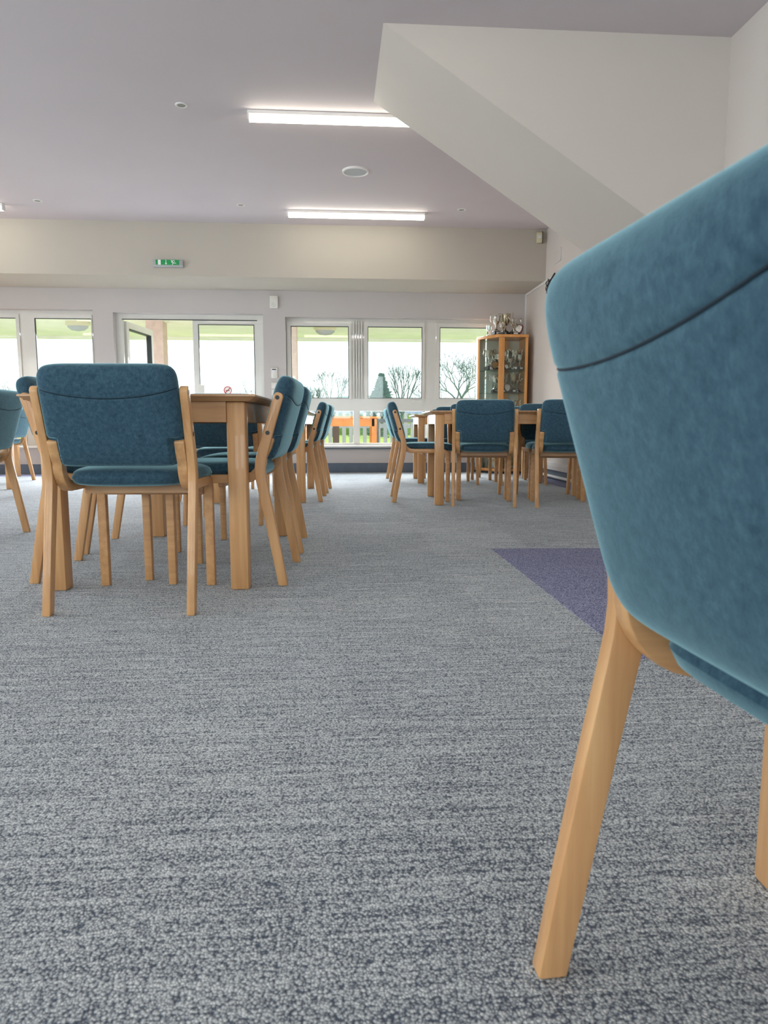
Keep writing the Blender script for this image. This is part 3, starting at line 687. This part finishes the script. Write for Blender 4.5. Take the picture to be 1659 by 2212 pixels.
tag(obj('glass_goblet', b, 'clear_crystal', loc=(2.025, 9.14, T)), 'clear glass goblet at the left end of the cabinet top', 'goblet')
shield(2.385, 9.02, T, -.55, 'maroon wooden shield with silver face on the right of the cabinet top', 1.05)
# shelf 4 (z 1.345)
cup(0, 2.045, 9.17, 1.345, .4, 'silver cup on a labelled plinth, left on the top glass shelf', 1.35)
shield(2.10, 9.08, 1.345, -.1, 'gold coloured shield behind the angled glass, top shelf', .85, 'brass')
cup(2, 2.165, 9.10, 1.345, .1, 'silver cup behind the front post on the top shelf', 1.6)
cup(0, 2.235, 9.14, 1.345, .7, 'silver cup with curling handles just right of the front post, top shelf', 1.25)
cup(0, 2.36, 9.08, 1.345, -.2, 'silver cup on a black block, right on the top shelf', 1.3)
cup(2, 2.29, 9.03, 1.345, .5, 'small cup in front of the others on the top shelf', 1.1)
cup(1, 2.43, 9.20, 1.345, .1, 'tarnished cup at the back right of the top shelf', .85)
shield(2.235, 9.02, 1.345, .25, 'small maroon shield low at the front of the top shelf', .55)
# shelf 3 (z 1.055)
cup(1, 2.345, 9.06, 1.055, .1, 'large champagne coloured cup with white label, middle shelf', .92)
cup(0, 2.12, 9.14, 1.055, .2, 'silver cup left of the front post, middle shelf', 1.15)
cup(0, 2.225, 9.16, 1.055, .5, 'silver cup right of the front post, middle shelf', 1.2)
cup(2, 2.42, 9.16, 1.055, -.4, 'small cup at the right of the middle shelf', 1.3)
shield(2.255, 9.03, 1.055, .2, 'dark red shield on the middle shelf', .85)
shield(2.30, 9.14, 1.055, -.2, 'second red shield behind the champagne cup, middle shelf', .8)
b = BM(); add_lathe(b, [(.001, 0), (.085, 0), (.085, .005), (.001, .005)], 32); o = tag(obj('glass_plate', b, 'clear_crystal', loc=(2.03, 9.19, 1.14)), 'round glass plate standing behind the angled glass, middle shelf', 'plate'); o.rotation_euler = (PI / 2 - .12, 0, -.9)
cup(2, 2.14, 9.20, 1.345, .6, 'small silver cup at the back of the top shelf, behind the gold shield', 1.5)
cup(0, 2.30, 9.22, 1.345, .9, 'silver cup at the back of the top shelf, below the back post', 1.35)
cup(0, 2.415, 9.03, 1.345, .3, 'silver cup at the front right corner of the top shelf', 1.0)
cup(0, 2.29, 9.24, 1.055, -.5, 'silver cup at the back of the middle shelf, below the back post', 1.3)
cup(2, 2.17, 9.04, 1.055, .4, 'small cup close behind the front post, middle shelf', 1.4)
# shelf 2 (z .74)
cup(0, 2.36, 9.05, .74, .1, 'silver cup on the lower shelf just above the chair backs', 1.1)
cup(2, 2.26, 9.06, .74, .6, 'small silver cup on the lower shelf by the front post', 1.3)
cup(2, 2.10, 9.12, .74, .3, 'small silver cup on the lower shelf behind the angled glass', 1.0)
b = BM(); add_lathe(b, [(.001, 0), (.11, .004), (.135, .016), (.135, .020), (.11, .009), (.001, .005)], 36); o = tag(obj('silver_tray', b, 'silver', loc=(2.40, 9.08, .175)), 'round silver tray leaning at the bottom of the cabinet', 'tray'); o.rotation_euler = (PI / 2 - .6, .5, 0)
b = BM(); add_lathe(b, [(.001, 0), (.08, .004), (.10, .016), (.10, .020), (.08, .009), (.001, .005)], 36); o = tag(obj('silver_dish', b, 'silver', loc=(2.12, 9.10, .165)), 'smaller silver dish at the bottom left of the cabinet', 'dish'); o.rotation_euler = (PI / 2 - .2, 0, -.4)

# ------------------------------------------------------------------ outside
GZ = -.12
b = BM(); add_box(b, -30, 30, VB + WT, 13.4, GZ - .1, GZ); tag(obj('terrace_paving', b, 'paving', smooth=False), 'pale paving of the covered terrace outside the windows', 'paving')
b = BM(); add_box(b, -120, 120, 13.4, 140, GZ - .2, GZ - .05); tag(obj('lawn', b, 'grass', smooth=False), 'bright green lawn beyond the white picket fence', 'lawn', kind='stuff')
b = BM(); add_box(b, -14, 12, VB + WT, 13.5, 2.26, 2.34); add_box(b, -14, 12, 13.46, 13.6, 2.22, 2.5); o = tag(obj('terrace_canopy', b, 'soffit', smooth=False), 'pale green soffit of the terrace roof seen through the window tops', 'canopy')
def pier(u0, u1, v, label):
    b = BM(); add_box(b, u0, u1, v, v + .30, GZ, 2.26); tag(obj('terrace_pier', b, 'brick_pier', smooth=False), label, 'pillar', 'terrace piers')
pier(-2.93, -2.67, 11.4, 'pinkish terrace pier seen through the open door')
pier(-.85, -.555, 10.9, 'pinkish terrace pier at the left edge of the wide window')
def oval_lamp(u, v, label):
    root = thing('bulkhead_lamp', label, 'outdoor light', (u, v, 2.26), 0, 'oval lamps under the terrace roof')
    b = BM(); add_lathe(b, [(.19, 0), (.19, -.05), (.165, -.07)], 32); o = obj('housing', b, 'cream_plastic', root); o.scale = (1, .6, 1)
    b = BM(); add_lathe(b, [(.165, -.068), (.15, -.10), (.10, -.135), (.001, -.15)], 32); o = obj('lens', b, 'grey_plastic', root); o.scale = (1, .6, 1)
oval_lamp(-.13, 11.85, 'oval terrace lamp seen in the first light of the wide window')
oval_lamp(-4.03, 11.6, 'oval terrace lamp seen at the right of the left window')
oval_lamp(3.1, 13.0, 'oval terrace lamp seen just left of the trophy cabinet')
fe = thing('picket_fence', 'white picket fence beyond the terrace behind the wide window', 'fence', (0, 12.7, GZ))
b = BM(); add_prism(b, [(0, 0), (.068, 0), (.068, .88), (.055, .925), (.068, .955), (.034, .985), (0, .955), (.013, .925), (0, .88)], 'y', -.012, .012)
pk = obj('picket', b, 'fence_white', fe, smooth=False); pk.location = (-1.6, 0, 0)
for k in range(1, 48):
    c = pk.copy(); COL.objects.link(c); c.parent = fe; c.location = (-1.6 + k * .125, 0, 0)
for z in (.22, .70):
    b = BM(); add_box(b, -1.7, 4.5, .012, .045, z, z + .08); obj('fence_rail', b, 'fence_white', fe, smooth=False)
pt = thing('patio_table', 'orange varnished outdoor table on the terrace behind the wide window', 'table', (0, 11.0, GZ))
b = BM(); add_box(b, -.5, .71, -.35, .35, .855, .885); bevel(b, .004, 1); obj('tabletop', b, 'orange_wood', pt)
b = BM(); add_box(b, -.45, .62, -.31, -.285, .735, .853); obj('apron', b, 'orange_wood', pt, smooth=False)
for (x, y) in ((-.45, -.31), (.575, -.31), (-.45, .24), (.575, .24)):
    b = BM(); add_box(b, x, x + .08, y, y + .07, 0, .853); bevel(b, .004, 1); obj('leg', b, 'orange_wood', pt)
for (u, lab) in ((-.02, 'dark wooden post on the terrace seen under the orange table'), (1.0, 'dark wooden post on the terrace right of the orange table')):
    b = BM(); add_box(b, u, u + .11, 11.9, 12.0, GZ, .62); tag(obj('wooden_post', b, 'brown_post', smooth=False), lab, 'post', 'dark posts on the terrace')
bn = thing('outdoor_bench', 'dark slatted bench top behind the orange outdoor table', 'bench', (1.25, 12.2, GZ))
b = BM(); add_box(b, -.6, 1.6, -.2, .2, .80, .86); obj('bench_top', b, 'slate', bn, smooth=False)
b = BM(); add_box(b, -.55, -.47, -.15, .15, 0, .80); obj('leg', b, 'slate', bn, smooth=False)
b = BM(); add_box(b, 1.45, 1.53, -.15, .15, 0, .80); obj('leg', b, 'slate', bn, smooth=False)
for (x, y, w, h, lab) in ((7.5, 70, 16, 1.9, 'long low house with grey roof behind the fence, right part'), (-7, 74, 10, 1.6, 'low house far beyond the lawn, left part')):
    hs = thing('house', lab, 'house', (x, y, GZ), 0, 'far houses')
    b = BM(); add_box(b, -w / 2, w / 2, 0, 6, 0, h); obj('house_walls', b, 'house_wall', hs, smooth=False)
    b = BM(); add_prism(b, [(-.4, h), (6.4, h), (3, h + 1.7)], 'x', -w / 2 - .4, w / 2 + .4); obj('roof', b, 'roof_tile', hs, smooth=False)
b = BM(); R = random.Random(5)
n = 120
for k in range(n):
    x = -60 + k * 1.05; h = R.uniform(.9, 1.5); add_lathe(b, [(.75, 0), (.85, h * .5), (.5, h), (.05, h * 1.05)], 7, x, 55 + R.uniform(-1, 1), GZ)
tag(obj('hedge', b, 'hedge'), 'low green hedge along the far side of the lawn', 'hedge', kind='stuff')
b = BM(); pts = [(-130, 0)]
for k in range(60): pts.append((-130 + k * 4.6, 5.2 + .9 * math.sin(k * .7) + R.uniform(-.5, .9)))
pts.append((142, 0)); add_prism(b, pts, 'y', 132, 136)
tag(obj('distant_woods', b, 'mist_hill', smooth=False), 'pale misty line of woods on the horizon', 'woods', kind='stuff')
def bare_tree(u, v, H, seed, label, spread=.38, depth=6, kids=2.35, thick=.020):
    R = random.Random(seed); root = thing('bare_tree', label, 'tree', (u, v, GZ), 0, 'bare winter trees beyond the lawn')
    bt = BM(); bb = BM()
    def grow(p, d, l, r, k, bm):
        mid = p + d * l * .5 + Vector((R.uniform(-1, 1), R.uniform(-1, 1), 0)) * l * .07; q = p + d * l
        r = max(r, .013); add_tube(bm, [p, mid, q], r, 5 if k < 3 else 3, r * .75)
        if k >= depth: return
        n = int(kids) + (1 if R.random() < kids % 1 else 0); a0 = R.uniform(0, 2 * PI)
        for i in range(n):
            side = d.orthogonal().normalized(); side = Matrix.Rotation(a0 + 2 * PI * i / n + R.uniform(-.5, .5), 3, d) @ side
            t = R.uniform(.5, 1.25) * spread; nd = (d * math.cos(t) + side * math.sin(t) + Vector((0, 0, .10))).normalized()
            grow(p + d * l * (1 if i == 0 else R.uniform(.7, 1)), nd, l * R.uniform(.70, .84), r * .68, k + 1, bb)
    grow(Vector((0, 0, 0)), Vector((R.uniform(-.05, .05), 0, 1)).normalized(), H * .26, H * thick, 0, bt)
    obj('trunk', bt, 'bark', root); obj('branches', bb, 'bark', root)
def lat(px, v, ):       # lateral position of a picture column on the plane v (only used to lay the far trees out)
    X = (px - 829.5) / 1500; ps = math.radians(4.1); return v * (X * math.cos(ps) + math.sin(ps)) / (math.cos(ps) - X * math.sin(ps))
bare_tree(lat(718, 46), 46, 4.7, 11, 'slim bare tree seen in the left light of the wide window')
bare_tree(lat(686, 52), 52, 3.9, 12, 'low bare tree at the left of the wide window')
bare_tree(lat(866, 48), 48, 5.3, 15, 'slim bare tree right of the conifer', .30)
bare_tree(lat(982, 50), 50, 6.2, 22, 'broad bare tree filling the right light of the wide window', .62, 7, 2.6, .024)
bare_tree(lat(915, 58), 58, 4.9, 23, 'bare tree partly behind the right mullion of the wide window', .5)
bare_tree(lat(1032, 60), 60, 4.6, 31, 'bare tree partly behind the trophy cabinet', .5)
bare_tree(lat(548, 50), 50, 4.2, 14, 'bare tree at the lower right of the door glass')
bare_tree(lat(22, 50), 50, 4.4, 17, 'bare tree low in the far left window', .5)
def conifer(u, v, H, label):
    root = thing('conifer_tree', label, 'tree', (u, v, GZ)); R = random.Random(2)
    b = BM(); add_tube(b, [(0, 0, 0), (0, 0, H)], H * .03, 6, .02); obj('trunk', b, 'bark', root)
    b = BM()
    for k in range(3200):
        t = R.random() ** .75; z = H * (.12 + .88 * t); rr = H * .47 * (1 - t) ** 1.05 * (1 + .10 * math.sin(t * 30) + R.uniform(-.12, .12)) + .03; a = R.uniform(0, 2 * PI); q = R.uniform(.35, 1)
        p = Vector((rr * q * math.cos(a), rr * q * math.sin(a), z - .25 * rr * q)); d = Vector((math.cos(a), math.sin(a), .25)) * R.uniform(.1, .24)
        s = Vector((-math.sin(a), math.cos(a), 0)) * .09
        vs = [b.verts.new(x) for x in (p - s, p + s, p + d, p + Vector((0, 0, -.07)))]
        for f in ((0, 1, 2), (0, 3, 1), (0, 2, 3), (1, 3, 2)): b.faces.new([vs[i] for i in f])
    obj('foliage', b, 'conifer', root, smooth=False)
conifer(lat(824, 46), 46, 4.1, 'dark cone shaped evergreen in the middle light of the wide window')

# ------------------------------------------------------------------ light
wd = bpy.data.worlds.new('World'); S.world = wd; wd.use_nodes = True; nt = wd.node_tree; nt.nodes.clear()
wo = nt.nodes.new('ShaderNodeOutputWorld'); bg = nt.nodes.new('ShaderNodeBackground'); nt.links.new(bg.outputs[0], wo.inputs[0])
tc = nt.nodes.new('ShaderNodeTexCoord'); sx = nt.nodes.new('ShaderNodeSeparateXYZ'); nt.links.new(tc.outputs['Generated'], sx.inputs[0])
rp = nt.nodes.new('ShaderNodeValToRGB'); nt.links.new(sx.outputs['Z'], rp.inputs['Fac'])
rp.color_ramp.elements[0].position = 0; rp.color_ramp.elements[0].color = (.86, .97, 1, 1); rp.color_ramp.elements[1].position = .5; rp.color_ramp.elements[1].color = (.92, .97, 1, 1)
nt.links.new(rp.outputs['Color'], bg.inputs['Color']); bg.inputs['Strength'].default_value = 1.7
def area(name, loc, rot, sx_, sy_, power, col):
    l = bpy.data.lights.new(name, 'AREA'); l.shape = 'RECTANGLE'; l.size = sx_; l.size_y = sy_; l.energy = power; l.color = col
    o = bpy.data.objects.new(name, l); COL.objects.link(o); o.location = loc; o.rotation_euler = rot; return o
DAY = (.93, .95, 1.0)
for i, (a, c, z0, z1) in enumerate(LW): area('daylight_fill', (UL - .3, (a + c) / 2, (z0 + z1) / 2), (0, -PI / 2, 0), z1 - z0, c - a, 95, DAY)  # fill lamps outside the added left windows
for i, (a, c, z0, z1) in enumerate(FW): area('daylight_fill', ((a + c) / 2, VF - .3, (z0 + z1) / 2), (PI / 2, 0, 0), c - a, z1 - z0, 46, DAY)  # fill lamps outside the added windows behind the camera
for (a, c, z0, z1) in ((-.6, 2.1, .4, 2.0), (-2.7, -1.0, .1, 2.0), (-5.3, -3.1, .4, 2.0)):
    o = area('daylight_fill', ((a + c) / 2, 9.85, (z0 + z1) / 2 + .1), (-PI / 2 + .62, 0, 0), c - a, z1 - z0, 90, DAY); o.data.spread = math.radians(105)

# ------------------------------------------------------------------ camera
cd = bpy.data.cameras.new('Camera'); cam = bpy.data.objects.new('Camera', cd); COL.objects.link(cam)
cd.sensor_fit = 'VERTICAL'; cd.sensor_height = 36; cd.lens = 1500 / 2212 * 36
cam.location = (0, 0, .628); cam.rotation_euler = (PI / 2 - math.atan(187 / 1500), 0, -math.radians(4.1))
cd.clip_start = .02; cd.clip_end = 400
cd.dof.use_dof = True; cd.dof.focus_distance = 4.0; cd.dof.aperture_fstop = 11
S.camera = cam
S.cycles.transparent_max_bounces = 32
vs = S.view_settings
vs.view_transform = 'Standard'; vs.look = 'None'; vs.gamma = 1; vs.use_curve_mapping = False; vs.exposure = 0.34
